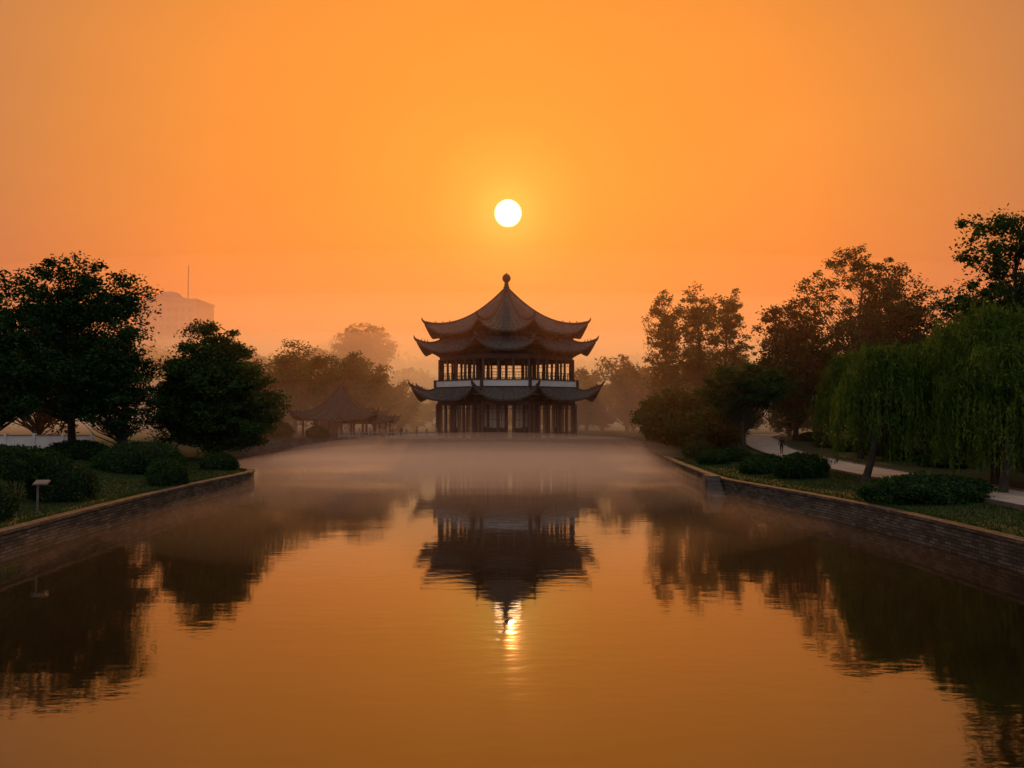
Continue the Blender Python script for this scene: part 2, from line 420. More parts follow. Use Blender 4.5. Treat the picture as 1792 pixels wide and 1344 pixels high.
tree('camphor_tree',-28.2,77,13.2,5.4,2.0,n=300,per=180,leaf=.17,cr=1.15,m=M_leaf_mid,trunk=.3,seed=12,flat=.5,shell=.33,noise=.1,
     lobes=[(-1.2,0,9.9,3.9,3.8,3.5),(0,-.5,7.0,4.9,4.4,3.6),(3.0,0,5.0,2.9,2.8,3.4),(-3.4,-1,5.4,3.2,3,3.8),(.8,-.5,3.4,4.6,3.4,2.4)])
tree('broadleaf_tree',-33,88,10,5,1.5,n=120,per=120,leaf=.22,cr=1.3,m=M_leaf_dark,trunk=.25,seed=14)
tree('broadleaf_tree',-50,84,15,6,2,n=150,per=120,leaf=.24,cr=1.4,m=M_leaf_dark,trunk=.3,seed=15)
# --- right side
willow('willow_tree',30.2,50,10.9,5.2,seed=21,tufts=125,strands=13,low=1.0)
willow('willow_tree',22.9,52,8.9,3.0,seed=22,tufts=75,strands=12,low=1.4,leanx=1.6)
willow('willow_tree',27.6,45,8.6,3.0,seed=29,tufts=70,strands=12,low=1.3,leanx=.6)
willow('willow_tree',34.5,46,9.6,4.6,seed=23,tufts=80,strands=12,low=1.2)
willow('willow_tree',33.2,76,10.2,3.8,seed=24,tufts=90,strands=11,low=1.9,m=M_leaf_will,leaf=.18)
willow('willow_tree',36.5,70,10.5,4.4,seed=27,tufts=80,strands=10,low=1.6,m=M_leaf_mid,leaf=.18)
tree('broadleaf_tree',23.4,80,10.3,3.9,3.4,n=130,per=150,leaf=.17,cr=.95,m=M_leaf_mid,trunk=.2,seed=31,flat=.4,lobes=[(0,0,7.6,3.2,3,1.9),(-2.3,0,6.0,2.2,2,1.3),(2.3,0,6.8,2.4,2,1.6)])
tree('tall_broadleaf_tree',38.3,60,21.6,4.8,7,n=130,per=110,leaf=.18,cr=.95,m=M_leaf_mid,trunk=.34,seed=33,
     lobes=[(-.3,0,17.6,3.4,3,2.8),(2.4,0,13.2,3.6,3,3),(-1.6,0,12.0,2.8,3,2.4),(1,0,9.4,4.4,3.4,2.6)])
tree('tall_broadleaf_tree',42.3,66,18.0,4.8,3,n=170,per=120,leaf=.2,cr=1.2,m=M_leaf_dark,trunk=.34,seed=34)
tree('tall_broadleaf_tree',44.4,100,26.6,5.6,7,n=95,per=90,leaf=.21,cr=1.0,m=M_leaf_mid,trunk=.38,seed=36,
     lobes=[(-.2,0,22.4,4.8,3.6,3.4),(-5.8,0,19.2,2.8,3,2.8),(3.2,0,18.0,3,3,2.8),(-2.0,0,14,5.6,4,4)])
tree('tall_broadleaf_tree',50.2,106,22.6,5.6,3,n=240,per=110,leaf=.24,cr=1.3,m=M_leaf_dark,trunk=.38,seed=37,shell=.4)
tree('tall_broadleaf_tree',37.6,106,18.2,5.2,3,n=190,per=110,leaf=.24,cr=1.2,m=M_leaf_dark,trunk=.32,seed=38,shell=.4)
tree('tall_broadleaf_tree',54.5,96,20.5,4.6,4,n=60,per=90,leaf=.22,cr=.95,m=M_leaf_mid,trunk=.28,seed=39)
for k,(px,h,rr,sdn) in enumerate([(25.0,24.2,3.8,41),(30.6,25.6,3.6,42),(36.2,24.4,3.8,43)]):
    tree('poplar_tree',px,130+k*1.5,h,rr,5,n=150,per=75,leaf=.24,cr=.95,m=M_leaf_far,trunk=.3,seed=sdn,
         lobes=[(0,0,h-6.3,rr*.85,rr*.85,5.8),(0.4,0,h*.42,rr*1.05,rr,6.0)],noise=.25,shell=.6)
for k,(bx,by,h,rr) in enumerate([(20.2,98,7.8,4.4),(25.5,101,8.0,4.2),(21.8,88,5.0,3.2),(25.2,95,7.2,3.6),(28.2,110,9.5,4.0),(19.6,106,5.2,2.8)]):
    tree('small_broadleaf_tree',bx,by,h,rr,.6,n=110,per=120,leaf=.2,cr=1.05,m=M_leaf_mid,trunk=.15,seed=50+k,flat=.5,shell=.35,noise=.12)
for k,(bx,by,h,rr) in enumerate([(45,74,9,5),(43,92,11,5),(49,86,12,5.5),(42,56,8,4.5),(41,50,7,4),(46,120,13,6),(56,112,16,7),(60,90,15,7)]):
    tree('broadleaf_tree',bx,by,h,rr,.8,n=130,per=90,leaf=.28,cr=1.5,m=M_leaf_dark,trunk=.2,seed=70+k,shell=.35)

def tree_mass(name, items, leafm, leaf, per, seed):
    global rng
    rng=np.random.default_rng(seed); rd=random.Random(seed); b=MB(); L_=[]
    for (x,y,h,r) in items:
        z=gh(x,y)
        b.tube([(x,y,z),(x+.3,y,z+h*.45),(x,y,z+h*.85)],[.35,.22,.05],6)
        k=int(40+r*r*2.4); g=rng.normal(size=(k,3)); g/=np.linalg.norm(g,axis=1)[:,None]
        ph=rng.random(3)*6; f=1+.15*np.sin(4*np.arctan2(g[:,1],g[:,0])+ph[0]+3*g[:,2])
        q=g*(rng.random(k)**.4*f)[:,None]
        C=np.stack([x+q[:,0]*r,y+q[:,1]*r,z+h*.55+q[:,2]*h*.42],1)
        for c in C[::3]: b.tube([(x,y,max(z+1,c[2]-r)),tuple(c)],[.1,.02],4,cap=False)
        L_.append(leaves(C,np.full(k,r*.25)*(.6+.8*rng.random(k)),per,leaf,.7))
    return finish_tree(name,(0,0,0),b,np.concatenate(L_),leafm)
tree_mass('tree_grove',[(-37,136,15,5.5),(-31.5,133,14,5),(-28,140,15.5,5),(-23.5,136,12,4.2),(-41,140,12,5),(-20,142,9,3.4),(-46,132,13,5)],M_leaf_far,.28,90,91)
tree_mass('tree_grove',[(14,150,11.5,5),(21,146,14,5.5),(27,150,12,5),(11,158,9,4),(34,152,14,6),(41,150,15,6)],M_leaf_far,.3,85,92)
tree_mass('shrub_belt',[(-24+k*5.2,150+(k%3)*3,4.6+(k*37%5)*.5,3.4) for k in range(12)]+[(36,124,5,3.2),(41,118,6,3.4)],M_leaf_far,.25,70,97)
rd=random.Random(5)
items=[(-95+k*9+rd.uniform(-3,3),205+rd.uniform(-12,12),rd.uniform(15,23) if k<5 else rd.uniform(13,22),rd.uniform(6,9)) for k in range(7)]
items+=[(-24+k*9+rd.uniform(-3,3),215+rd.uniform(-12,12),rd.uniform(10,15),rd.uniform(6,8)) for k in range(14)]
tree_mass('distant_trees',items,M_leaf_far,.5,50,93)
items=[(x_+rd.uniform(-6,6),330+rd.uniform(-20,20),rd.uniform(16,28),rd.uniform(9,14)) for x_ in range(-230,235,13)]
tree_mass('distant_trees',items,M_leaf_far,1.0,35,94)
tree('tall_hazy_tree',-38.5,208,27.5,9.5,8,n=180,per=60,leaf=.36,cr=1.5,m=M_leaf_far,trunk=.5,seed=96,lobes=[(0,0,19.5,8.6,7,7.2)],shell=.4,noise=.08)

# --- shrubs
bush('clipped_hedge',-27.6,59.5,3.1,2.4,2.35,n=9000,leaf=.085,seed=1)
bush('round_shrub',-22.9,53,1.28,1.25,1.7,n=4500,leaf=.075,seed=2)
bush('round_shrub',-24.6,43.6,1.75,1.6,2.15,n=6500,leaf=.08,seed=3)
bush('round_shrub',-23.4,35.8,1.0,1.0,1.75,n=3500,leaf=.07,seed=4)
bush('round_shrub',-29.5,49.5,1.8,1.6,2.0,n=5000,leaf=.09,seed=6)
bush('round_shrub',-29.8,60,1.6,1.5,1.6,n=3500,leaf=.09,seed=7)
bush('round_shrub',-24.2,66,1.5,1.3,1.4,n=3000,leaf=.1,seed=8)
bush('round_shrub',-36,66,2.6,1.6,1.6,n=5000,leaf=.1,seed=9)
bush('round_shrub',-38,58,3.2,1.6,1.5,n=6000,leaf=.1,seed=19)
tz=gh(-26.3,41)
e=empty('topiary_shrub',(-25.6,41.2,tz))
o=bush('crown',0,0,1.35,1.3,1.75,n=6000,leaf=.075,seed=5,z=1.15); o.parent=e
b=MB()
for k in range(4):
    a=k*1.6; b.tube([(.12*math.cos(a),.12*math.sin(a),0),(.25*math.cos(a),.2*math.sin(a),.7),(.5*math.cos(a),.45*math.sin(a),1.5)],[.05,.04,.03],6)
b.obj('stems',[M_bark],e)
bush('spreading_shrub',22.2,42.8,3.3,1.8,1.45,n=9500,leaf=.10,seed=10,rough=.2)
bush('round_shrub',20.6,57.0,1.95,1.7,1.75,n=6500,leaf=.085,seed=11)
bush('round_shrub',19.0,61.5,1.5,1.4,1.15,n=4500,leaf=.085,seed=12)
bush('round_shrub',20.6,65.5,1.6,1.4,1.2,n=4500,leaf=.085,seed=13)
bush('round_shrub',18.4,73,1.5,1.5,1.3,n=4000,leaf=.09,seed=14)
bush('round_shrub',21.0,75,1.5,1.5,1.3,n=4000,leaf=.09,seed=15)
bush('round_shrub',19.0,81,1.6,1.6,1.8,n=4000,leaf=.1,seed=16)
bush('round_shrub',-28,114.8,1.6,1.4,1.8,n=2500,leaf=.12,seed=18)
bush('round_shrub',-34,115,2.4,1.6,2.6,n=3500,leaf=.14,seed=20)
for k in range(6):
    bush('round_shrub',35.6+k*.9,66+k*8,1.8,2.6,1.2,n=3500,leaf=.11,seed=120+k)

def grass():
    g=np.random.default_rng(11)
    n=110000
    x=np.concatenate([g.uniform(-34,-20.8,n//2),g.uniform(15.5,28,n//2)]); y=22+g.random(n)**1.3*60
    s=sdist(x,y); near_path=np.interp(y,pc[:,1],pc[:,0])
    ok=(s>.6)&~((x>near_path-.25)&(x<near_path+W+.5))
    x,y,s=x[ok],y[ok],s[ok]; z=land(x,y,s)
    h=.05+.10*g.random(len(x))+.14*(s<1.1)*g.random(len(x)); a=g.random(len(x))*6.28; w=.03
    dx,dy=np.cos(a)*w,np.sin(a)*w; lx,ly=g.normal(size=(2,len(x)))*.04
    V=np.stack([np.stack([x-dx,y-dy,z-.02],1),np.stack([x+dx,y+dy,z-.02],1),np.stack([x+lx,y+ly,z+h],1)],1).reshape(-1,3)
    link(bpy.data.objects.new('grass',fast_mesh('grass',V,[np.arange(len(V)).reshape(-1,3)],[M_grass])))
grass()
b=MB(); rd=random.Random(3)
for k in range(160):
    x=-20.2+rd.random()*1.3; y=27+rd.random()*4; h=rd.uniform(.15,.5); a=rd.uniform(0,6.28); l=rd.uniform(.1,.35)
    b.add([(x-.02,y,-.05),(x+.02,y,-.05),(x+math.cos(a)*l,y+math.sin(a)*l,h)],[(0,1,2)])
b.obj('water_reeds',[M_grass])

# ------------------------------------------------------------------ pagoda
UN=[(-.32,-1),(.32,-1),(1,-.32),(1,.32),(.32,1),(-.32,1),(-1,.32),(-1,-.32)]
UN=[Vector(p)*.98 for p in UN]
def roof(parent,plan,r_in,r_out,zt,ze,lift,p,name,ribstep=.5,nv=14,hipw=.3,ext=.07,cen=(0,0),sx=1,hook=.7,rm=None):
    b=MB(); n=len(plan)
    def pt(i,u,v,dz=0):
        q=plan[i].lerp(plan[(i+1)%n],u); r=r_in+(r_out-r_in)*v
        c=abs(2*u-1)**3.2*v**3; r*=1+ext*c
        z=ze+(zt-ze)*(1-v)**p+lift*abs(2*u-1)**3.4*v**2.2
        return Vector((cen[0]+q.x*r*sx,cen[1]+q.y*r,z+dz))
    nu=16
    for i in range(n):
        for dz,flip in ((0,False),(-.28,True)):
            vs=[pt(i,a/nu,c/nv,dz*(.3+.7*c/nv)) for c in range(nv+1) for a in range(nu+1)]
            fs=[]
            for c in range(nv):
                for a in range(nu):
                    f=(c*(nu+1)+a,(c+1)*(nu+1)+a,(c+1)*(nu+1)+a+1,c*(nu+1)+a+1); fs.append(f[::-1] if flip else f)
            b.add(vs,fs,0 if not flip else 1)
        vs=[pt(i,a/nu,1,dz) for dz in (0,-.28) for a in range(nu+1)]
        b.add(vs,[(a,nu+1+a,nu+2+a,a+1) for a in range(nu)],1)
        L_=(plan[i]-plan[(i+1)%n]).length*r_out; k=max(4,int(L_/ribstep))
        for q in range(k):
            u=(q+.5)/k; du=.11/L_
            v0=0.0 if r_in>2 else (.12 if q%2 else .3 if q%4==2 else .04)
            vs=[]
            for c in range(nv+1):
                v=v0+(1-v0)*c/nv
                kk=min(1,(r_in+(r_out-r_in)*v)/r_out); d=du/max(kk,.12)
                vs+= [pt(i,u-d,v,-.01),pt(i,u-d*.6,v,.2),pt(i,u+d*.6,v,.2),pt(i,u+d,v,-.01)]
            fs=[]
            for c in range(nv):
                for a in range(3): fs.append((c*4+a,(c+1)*4+a,(c+1)*4+a+1,c*4+a+1))
            fs.append((nv*4,nv*4+1,nv*4+2,nv*4+3)); b.add(vs,fs,0)
        path=[pt(i,0,c/nv,.14) for c in range(nv+1)]
        d=(path[-1]-path[-2]).normalized(); out=Vector((d.x,d.y,0)).normalized()
        e=path[-1]; path+= [e+out*.3*hook+Vector((0,0,.25*hook)),e+out*.55*hook+Vector((0,0,.65*hook)),e+out*.6*hook+Vector((0,0,1.05*hook))]
        rad=[hipw*(.75+.25*c/nv) for c in range(nv+1)]+[hipw*.7,hipw*.45,hipw*.12]
        b.tube(path,rad,6,1)
        for v in (.72,.8,.88):
            q=pt(i,0,v,.14+hipw); b.box((q.x,q.y,q.z+.1),(.16,.16,.35),1,taper=.4)
    return b.obj(name,[rm or M_roof,M_wood],parent)
def ringpts(plan,r,step,cen=(0,0)):
    out=[]
    n=len(plan)
    for i in range(n):
        a,c=plan[i]*r,plan[(i+1)%n]*r; k=max(1,round((c-a).length/step)); ang=math.atan2((c-a).y,(c-a).x)
        for q in range(k): out.append((a.lerp(c,q/k),ang,i,q,k))
    return out
def ring(b,plan,r,th,z0,z1,mi=0):
    n=len(plan)
    vs=[]
    for rr in (r,r-th):
        for z in (z0,z1):
            for p in plan: vs.append((p.x*rr,p.y*rr,z))
    fs=[]
    for i in range(n):
        j=(i+1)%n
        fs+=[(i,j,n+j,n+i),(2*n+j,2*n+i,3*n+i,3*n+j),(n+i,n+j,3*n+j,3*n+i),(j,i,2*n+i,2*n+j)]
    b.add(vs,fs,mi)
def slab(b,plan,r,z0,z1,mi=0):
    n=len(plan); vs=[(p.x*r,p.y*r,z) for z in (z0,z1) for p in plan]
    b.add(vs,[tuple(range(n))[::-1],tuple(range(n,2*n))]+[(i,(i+1)%n,n+(i+1)%n,n+i) for i in range(n)],mi)
def railing(b,plan,r,z,h,step,mi=0,skip=()):
    n=len(plan)
    for i in range(n):
        if i in skip: continue
        a,c=plan[i]*r,plan[(i+1)%n]*r; L_=(c-a).length; ang=math.atan2((c-a).y,(c-a).x); m=(a+c)/2
        for zz,t in ((z+h,.09),(z+h*.62,.05),(z+.12,.06)): b.box((m.x,m.y,zz),(L_-.15,t,t),mi,ang)
        k=int(L_/step)
        for q in range(k+1):
            p=a.lerp(c,q/k); b.box((p.x,p.y,z+h/2),(.05,.05,h),mi,ang)
pg=empty('pagoda',(-.85,121.5,0))
roof(pg,UN,.35,11.55,24.4,17.2,1.7,1.65,'roof_top',hipw=.22,ribstep=.8)
roof(pg,UN,9.0,12.6,17.0,14.55,1.65,1.3,'roof_upper_eave',nv=8,hipw=.24,ribstep=.8)
roof(pg,UN,10.3,13.3,9.35,7.55,1.95,1.3,'roof_lower_eave',nv=8,hipw=.24,ribstep=.8)
b=MB(); b.lathe((0,0,24.1),[(.62,0),(.75,.15),(.55,.35),(.38,.5),(.5,.75),(.36,.95),(.28,1.1),(.42,1.2),(.26,1.35),(.3,1.5),(.56,1.75),(.66,2.1),(.58,2.45),(.36,2.7),(.12,2.82),(.03,3.0)],18)
b.obj('finial',[M_wood],pg,smooth=True)
b=MB()
ring(b,UN,9.6,.4,15.9,17.7,0)
ring(b,UN,10.1,.35,13.35,13.95,1); ring(b,UN,10.0,.25,13.95,14.7,0)
ring(b,UN,10.45,.35,6.75,7.25,1); ring(b,UN,10.3,.25,7.25,8.2,0)
slab(b,UN,9.9,14.2,14.3,0); slab(b,UN,10.2,7.6,7.75,0); slab(b,UN,10.55,9.2,9.42,0)
b.obj('beams',[M_wood,M_woodred],pg)
b=MB()
for r,z in ((10.0,13.95),(10.3,7.28),(9.55,16.55)):
    for p,ang,i,q,k in ringpts(UN,r,.95):
        dirv=Vector((p.x,p.y)).normalized(); a2=math.atan2(dirv.y,dirv.x)
        for s in range(3):
            w=.3+.28*s; b.box((p.x+dirv.x*(.15+.32*s),p.y+dirv.y*(.15+.32*s),z+.12+.2*s),(.34,w,.13),0,a2)
b.obj('brackets',[M_wood],pg)
b=MB(); 
ring(b,UN,10.72,.12,9.44,10.28,0)
ring(b,UN,10.82,.26,10.28,10.40,1)
for p in UN: b.box((p.x*10.74,p.y*10.74,9.9),(.42,.42,1.1),1,math.atan2(p.y,p.x))
b.obj('balcony_band',[M_plaster,M_wood],pg)
b=MB(); slab(b,UN,10.5,9.45,10.3,0); b.obj('upper_floor',[M_wood],pg)
b=MB()
for r,z0,z1,st,rad in ((10.15,10.3,13.5,2.0,.17),(7.9,10.3,14.2,2.6,.15),(10.45,2.0,6.9,2.15,.22),(8.2,2.0,7.6,2.4,.2)):
    for p,ang,i,q,k in ringpts(UN,r,st):
        b.lathe((p.x,p.y,z0),[(rad*1.5,0),(rad*1.5,.18),(rad*1.05,.3),(rad,z1-z0)],10,0)
b.obj('columns',[M_woodred],pg)
b=MB()
railing(b,UN,10.15,10.4,1.0,.45,0)
for r,z0,z1 in ((10.1,12.9,13.35),(10.4,6.25,6.75)):
    for p,ang,i,q,k in ringpts(UN,r,.5):
        b.box((p.x,p.y,(z0+z1)/2),(.04,.05,z1-z0),0,ang)
    ring(b,UN,r+.03,.07,z0-.05,z0+.02,0)
railing(b,UN,10.4,2.0,.75,.6,0,skip=(0,))
b.obj('railings',[M_wood],pg)
b=MB()
for (r,z0,z1,st) in ((8.15,2.0,7.4,1.2),(7.85,10.3,13.9,1.3)):
    pts=ringpts(UN,r,st)
    for idx,(p,ang,i,q,k) in enumerate(pts):
        nxt=pts[(idx+1)%len(pts)][0]; m=(p+nxt)/2; L_=(nxt-p).length; ang=math.atan2((nxt-p).y,(nxt-p).x)
        if z0<5: show = (i in (1,7) and q in (0,k-1)) or (i==0 and q not in (k//2,)) or (i in (2,6) and q==1)
        else: show = (i in (2,6) and q==1)
        if not show: continue
        h=z1-z0
        b.box((m.x,m.y,z0+h*.14),(L_*.96,.08,h*.28),0,ang)
        b.box((m.x,m.y,z0+h*.6),(L_*.9,.04,h*.6),1,ang)
        for t in (-.5,0,.5): b.box((m.x+math.cos(ang)*L_*.9*t,m.y+math.sin(ang)*L_*.9*t,z0+h*.6),(.06,.12,h*.64),0,ang)
        for t in (.3,.5,.7,.9): b.box((m.x,m.y,z0+h*t),(L_*.92,.11,.05),0,ang)
b.obj('lattice_doors',[M_wood,M_beige],pg)
b=MB(); b.box((-3.6,0,4.8),(1.0,1.0,5.5),0); b.box((3.6,0,4.8),(1.0,1.0,5.5),0); b.box((-3.6,0,12.2),(.6,.6,3.8),0); b.box((3.6,0,12.2),(.6,.6,3.8),0)
b.obj('inner_piers',[M_wood],pg)
b=MB(); slab(b,UN,12.0,1.2,1.82,0); slab(b,UN,11.3,1.82,2.0,0)
for k in range(3): b.box((0,-12.0-.3*k,1.75-.0-.22*k*.6),(6,.6,.16+.0*k),0)
b.obj('plinth',[M_stone],pg)
b=MB(); b.box((0,115.0,2.02),(33,10.4,.10)); b.obj('quay_paving',[M_stone])

def balustrade(name,p0,p1,step=1.55,h=1.05):
    b=MB(); p0=Vector(p0);p1=Vector(p1); k=round((p1-p0).length/step); ang=math.atan2((p1-p0).y,(p1-p0).x)
    for i in range(k+1):
        p=p0.lerp(p1,i/k)
        b.box((p.x,p.y,2.05+h/2),(.24,.24,h),0,ang)
        b.lathe((p.x,p.y,2.05+h),[(.13,0),(.16,.06),(.09,.12),(.15,.24),(.13,.34),(.03,.42)],8,0)
        if i<k:
            q=p0.lerp(p1,(i+.5)/k); L_=(p1-p0).length/k-.24
            b.box((q.x,q.y,2.05+h*.82),(L_,.14,.14),0,ang); b.box((q.x,q.y,2.05+h*.3),(L_,.09,.3),0,ang)
    b.obj(name,[M_pale])
balustrade('stone_balustrade',(-17.4,110.4),(-10.4,110.2))
balustrade('stone_balustrade',(-24.6,113.6),(-18.6,112.3))

# ------------------------------------------------------------------ small waterside pavilion
pv=empty('waterside_pavilion',(-25.0,119,0)); 
SQ=[Vector(p) for p in ((-1,-.75),(1,-.75),(1,.75),(-1,.75))]
roof(pv,SQ,.3,5.9,9.4,4.75,1.0,1.9,'roof',ribstep=.8,hipw=.18,hook=.5,cen=(-.6,0),rm=M_roof2)
b=MB(); b.lathe((-.6,0,9.2),[(.35,0),(.2,.3),(.3,.55),(.12,.8),(.02,1.0)],10); b.obj('finial',[M_roof2],pv)
roof(pv,SQ,.2,3.6,6.3,4.3,.6,1.6,'wing_roof',ribstep=.8,nv=10,hipw=.14,hook=.4,cen=(4.1,-1.2),rm=M_roof2)
b=MB()
for x in (-5,-3,-1.2,.6,2.4,4.2): 
    for y in (-3.4,3.4): b.lathe((x-.3,y,2),[(.24,0),(.24,.15),(.17,.2),(.16,2.9)],8,0)
for x in (5.4,7.0):
    for y in (-3.3,.8): b.lathe((x-.3,y,2),[(.2,0),(.14,.2),(.14,2.5)],8,0)
b.box((-.7,-3.4,4.75),(9.6,.25,.45)); b.box((-.7,3.4,4.75),(9.6,.25,.45)); b.box((5.2,-3.3,4.35),(3.4,.2,.3))
b.box((-2.4,1.5,3.4),(3.0,.15,2.8),1); b.box((-.3,0,2.02),(11.5,7.6,.2),2)
for y in (-3.4,): b.box((-2.2,y,2.75),(5.4,.12,.1)); b.box((-2.2,y,2.4),(5.4,.06,.5),0)
b.obj('frame',[M_woodred,M_beige,M_stone],pv)

# ------------------------------------------------------------------ far building with mast
ob=empty('office_building',(-127,300,0))
b=MB(); b.box((0,0,22),(22,18,48),0); b.box((-3,0,47.2),(12,10,2.4),0); b.box((0,0,46.3),(22.6,18.6,.8),0)
for fl in range(13):
    for k in range(8): b.box((-9+k*2.57,-9.02,3+fl*3.3),(1.7,.12,1.8),1)
    for k in range(6): b.box((11.02,-7+k*2.6,3+fl*3.3),(.12,1.6,1.8),1)
b.obj('walls_and_windows',[M_conc,M_glass],ob)
b=MB(); b.tube([(4.5,0,46),(4.5,0,60.5)],[.25,.15],6); b.box((4.5,0,50),(1.2,.1,.1)); b.box((4.5,0,54),(.9,.1,.1)); b.obj('mast',[M_metal],ob)
b=MB(); b.lathe((-2,0,48.4),[(4.2,0),(3.6,1.1),(2.2,1.9),(.2,2.3)],14); b.obj('roof_dome',[M_conc],ob)

b=MB(); L0=-70;L1=-41.6
for k in range(10):
    x=L0+(L1-L0)*(k+.5)/10; w=(L1-L0)/10
    b.box((x,79,2.65),(w-.28,.2,1.8),0); b.box((x+w/2,79,2.75),(.28,.32,2.1),0); b.box((x,79,3.6),(w-.28,.34,.1),1)
b.obj('boundary_wall',[M_white,M_pale])
sg=empty('information_sign',(-22.9,38.6,gh(-22.9,38.6)))
b=MB(); b.box((0,0,.7),(.07,.07,1.4),0); b.box((.0,0,.03),(.3,.3,.06),0); b.obj('post',[M_metal],sg)
b=MB(); b.box((0,0,0),(.62,.42,.04),0); b.box((0,-.0,-.03),(.67,.47,.03),1)
o=b.obj('panel',[M_pale,M_metal],sg); o.location=(.2,-.05,1.5); o.rotation_euler=(R(22),0,R(8))

# ------------------------------------------------------------------ people
def person(name,x,y,z,heading,top,pants,walk=.25,h=1.74,seed=0,bag=False):
    e=empty(name,(x,y,z)); e.rotation_euler=(0,0,heading); s=h/1.74; e.scale=(s,s,s)
    J=[(0,0,.95),(0,.01,1.12),(0,.0,1.32),(0,-.01,1.44),(0,.01,1.53)]
    Rr=[.145,.125,.155,.075,.055]; E=[(0,1),(1,2),(2,3),(3,4)]
    def add(p,r,par): J.append(p);Rr.append(r);E.append((par,len(J)-1));return len(J)-1
    fingers=[]
    for sd_ in (-1,1):
        sw=walk*sd_
        k=add((sd_*.1,0,.88),.10,0); k=add((sd_*.1,sw*.55+.03,.5),.062,k); k=add((sd_*.1,sw-.06*(sw<0),.1+.05*(sw<0)),.04,k); k=add((sd_*.105,sw+.15,.04+.02*(sw<0)),.035,k)
        k=add((sd_*.19,0,1.40),.06,2); k=add((sd_*.24,-sw*.25,1.12),.045,k); k=add((sd_*.235,-sw*.7+.05,.87),.03,k); k=add((sd_*.23,-sw*.85+.08,.80),.028,k)
        p=Vector(J[k])
        for f in range(5):
            fingers.append((p,sd_,f))
    def skin(nm,J,Rr,E,m,root=0):
        me=bpy.data.meshes.new(nm); me.from_pydata(J,E,[]); me.materials.append(m)
        o=link(bpy.data.objects.new(nm,me),e)
        md=o.modifiers.new('s','SKIN'); sv=me.skin_vertices[0].data
        for i_,r in enumerate(Rr): sv[i_].radius=(r,r*(.75 if i_<3 and len(J)>12 else 1))
        sv[root].use_root=True
        ss=o.modifiers.new('ss','SUBSURF'); ss.levels=1; ss.render_levels=1
        md.use_smooth_shade=True
        return o
    m=bpy.data.materials.new(name+'_clothes'); m.use_nodes=True; nt=m.node_tree; tc=nt.nodes.new('ShaderNodeTexCoord'); sp=nt.nodes.new('ShaderNodeSeparateXYZ'); cr=nt.nodes.new('ShaderNodeValToRGB'); mr=nt.nodes.new('ShaderNodeMapRange')
    mr.inputs['From Max'].default_value=2; nt.links.new(tc.outputs['Object'],sp.inputs[0]); nt.links.new(sp.outputs['Z'],mr.inputs['Value']); nt.links.new(mr.outputs[0],cr.inputs['Fac']); nt.links.new(cr.outputs[0],nt.nodes['Principled BSDF'].inputs['Base Color'])
    cr.color_ramp.interpolation='CONSTANT'; el=cr.color_ramp.elements; el[0].color=(.02,.02,.02,1); el[1].position=.05; el[1].color=(*pants,1)
    q=el.new(.46); q.color=(*top,1); q=el.new(.735); q.color=(.33,.19,.13,1)
    nt.nodes['Principled BSDF'].inputs['Roughness'].default_value=.85
    skin('body',J,Rr,E,m)
    for n_,(p,sd_,f) in enumerate(fingers):
        if f<4: q=[p+Vector((0,-.03+.02*f,-.02)),p+Vector((-sd_*.005,-.03+.022*f,-.065)),p+Vector((-sd_*.02,-.03+.02*f,-.10+.008*abs(f-1.5)))]
        else: q=[p+Vector((0,.03,.0)),p+Vector((-sd_*.01,.06,-.03)),p+Vector((-sd_*.02,.065,-.055))]
        skin('finger',[tuple(v) for v in q],[.011,.009,.007],[(0,1),(1,2)],M_skin)
    b=MB(); b.lathe((0,.015,1.5),[(.04,0),(.062,.04),(.075,.09),(.08,.14),(.07,.19),(.04,.225),(.01,.235)],14)
    b.add([(-.012,.09,1.61),(.012,.09,1.61),(0,.085,1.65),(0,.118,1.612)],[(0,1,3),(1,2,3),(2,0,3)])
    for t in (-1,1): b.box((t*.081,.01,1.62),(.015,.03,.05))
    b.obj('head',[M_skin],e,smooth=True)
    b=MB(); b.lathe((0,-.004,1.58),[(.075,0),(.086,.05),(.087,.1),(.075,.14),(.04,.168),(.005,.172)],14); b.obj('hair',[M_hair],e,smooth=True)
    if bag:
        b=MB(); b.box((-.27,-.02,.72),(.09,.28,.3),0,taper=.8); b.tube([(-.27,-.1,.86),(-.25,-.03,.95),(-.27,.08,.86)],[.01]*3,5,0); b.obj('handbag',[M_white],e)
    return e
person('pedestrian',27.7,82,gh(29,82)+.09,R(-12),(.02,.02,.025),(.015,.015,.02),.26,1.84,bag=True)
person('pedestrian',-15.5,111.6,2.07,R(160),(.05,.05,.06),(.02,.02,.03),.03,1.7)
person('pedestrian',-16.7,111.9,2.07,R(200),(.35,.08,.05),(.03,.03,.04),.04,1.62)
person('pedestrian',-13.4,112.4,2.07,R(80),(.3,.25,.2),(.03,.03,.04),.2,1.68)

# ------------------------------------------------------------------ sky / sun
SE=R(13.9); SA=R(-.29)
sun_dir=Vector((math.sin(SA)*math.cos(SE),math.cos(SA)*math.cos(SE),math.sin(SE)))
w=bpy.data.worlds.new('World'); scene.world=w; w.use_nodes=True; nt=w.node_tree; N=nt.nodes; L=nt.links
bg=N['Background']; bg.inputs['Strength'].default_value=.1
sky=N.new('ShaderNodeTexSky'); sky.sky_type='NISHITA'; sky.sun_disc=False; sky.sun_elevation=SE; sky.sun_rotation=SA; sky.dust_density=8; sky.air_density=3
tc=N.new('ShaderNodeTexCoord')
nm=N.new('ShaderNodeVectorMath'); nm.operation='NORMALIZE'; L.new(tc.outputs['Generated'],nm.inputs[0])
dt=N.new('ShaderNodeVectorMath'); dt.operation='DOT_PRODUCT'; dt.inputs[1].default_value=sun_dir; L.new(nm.outputs[0],dt.inputs[0])
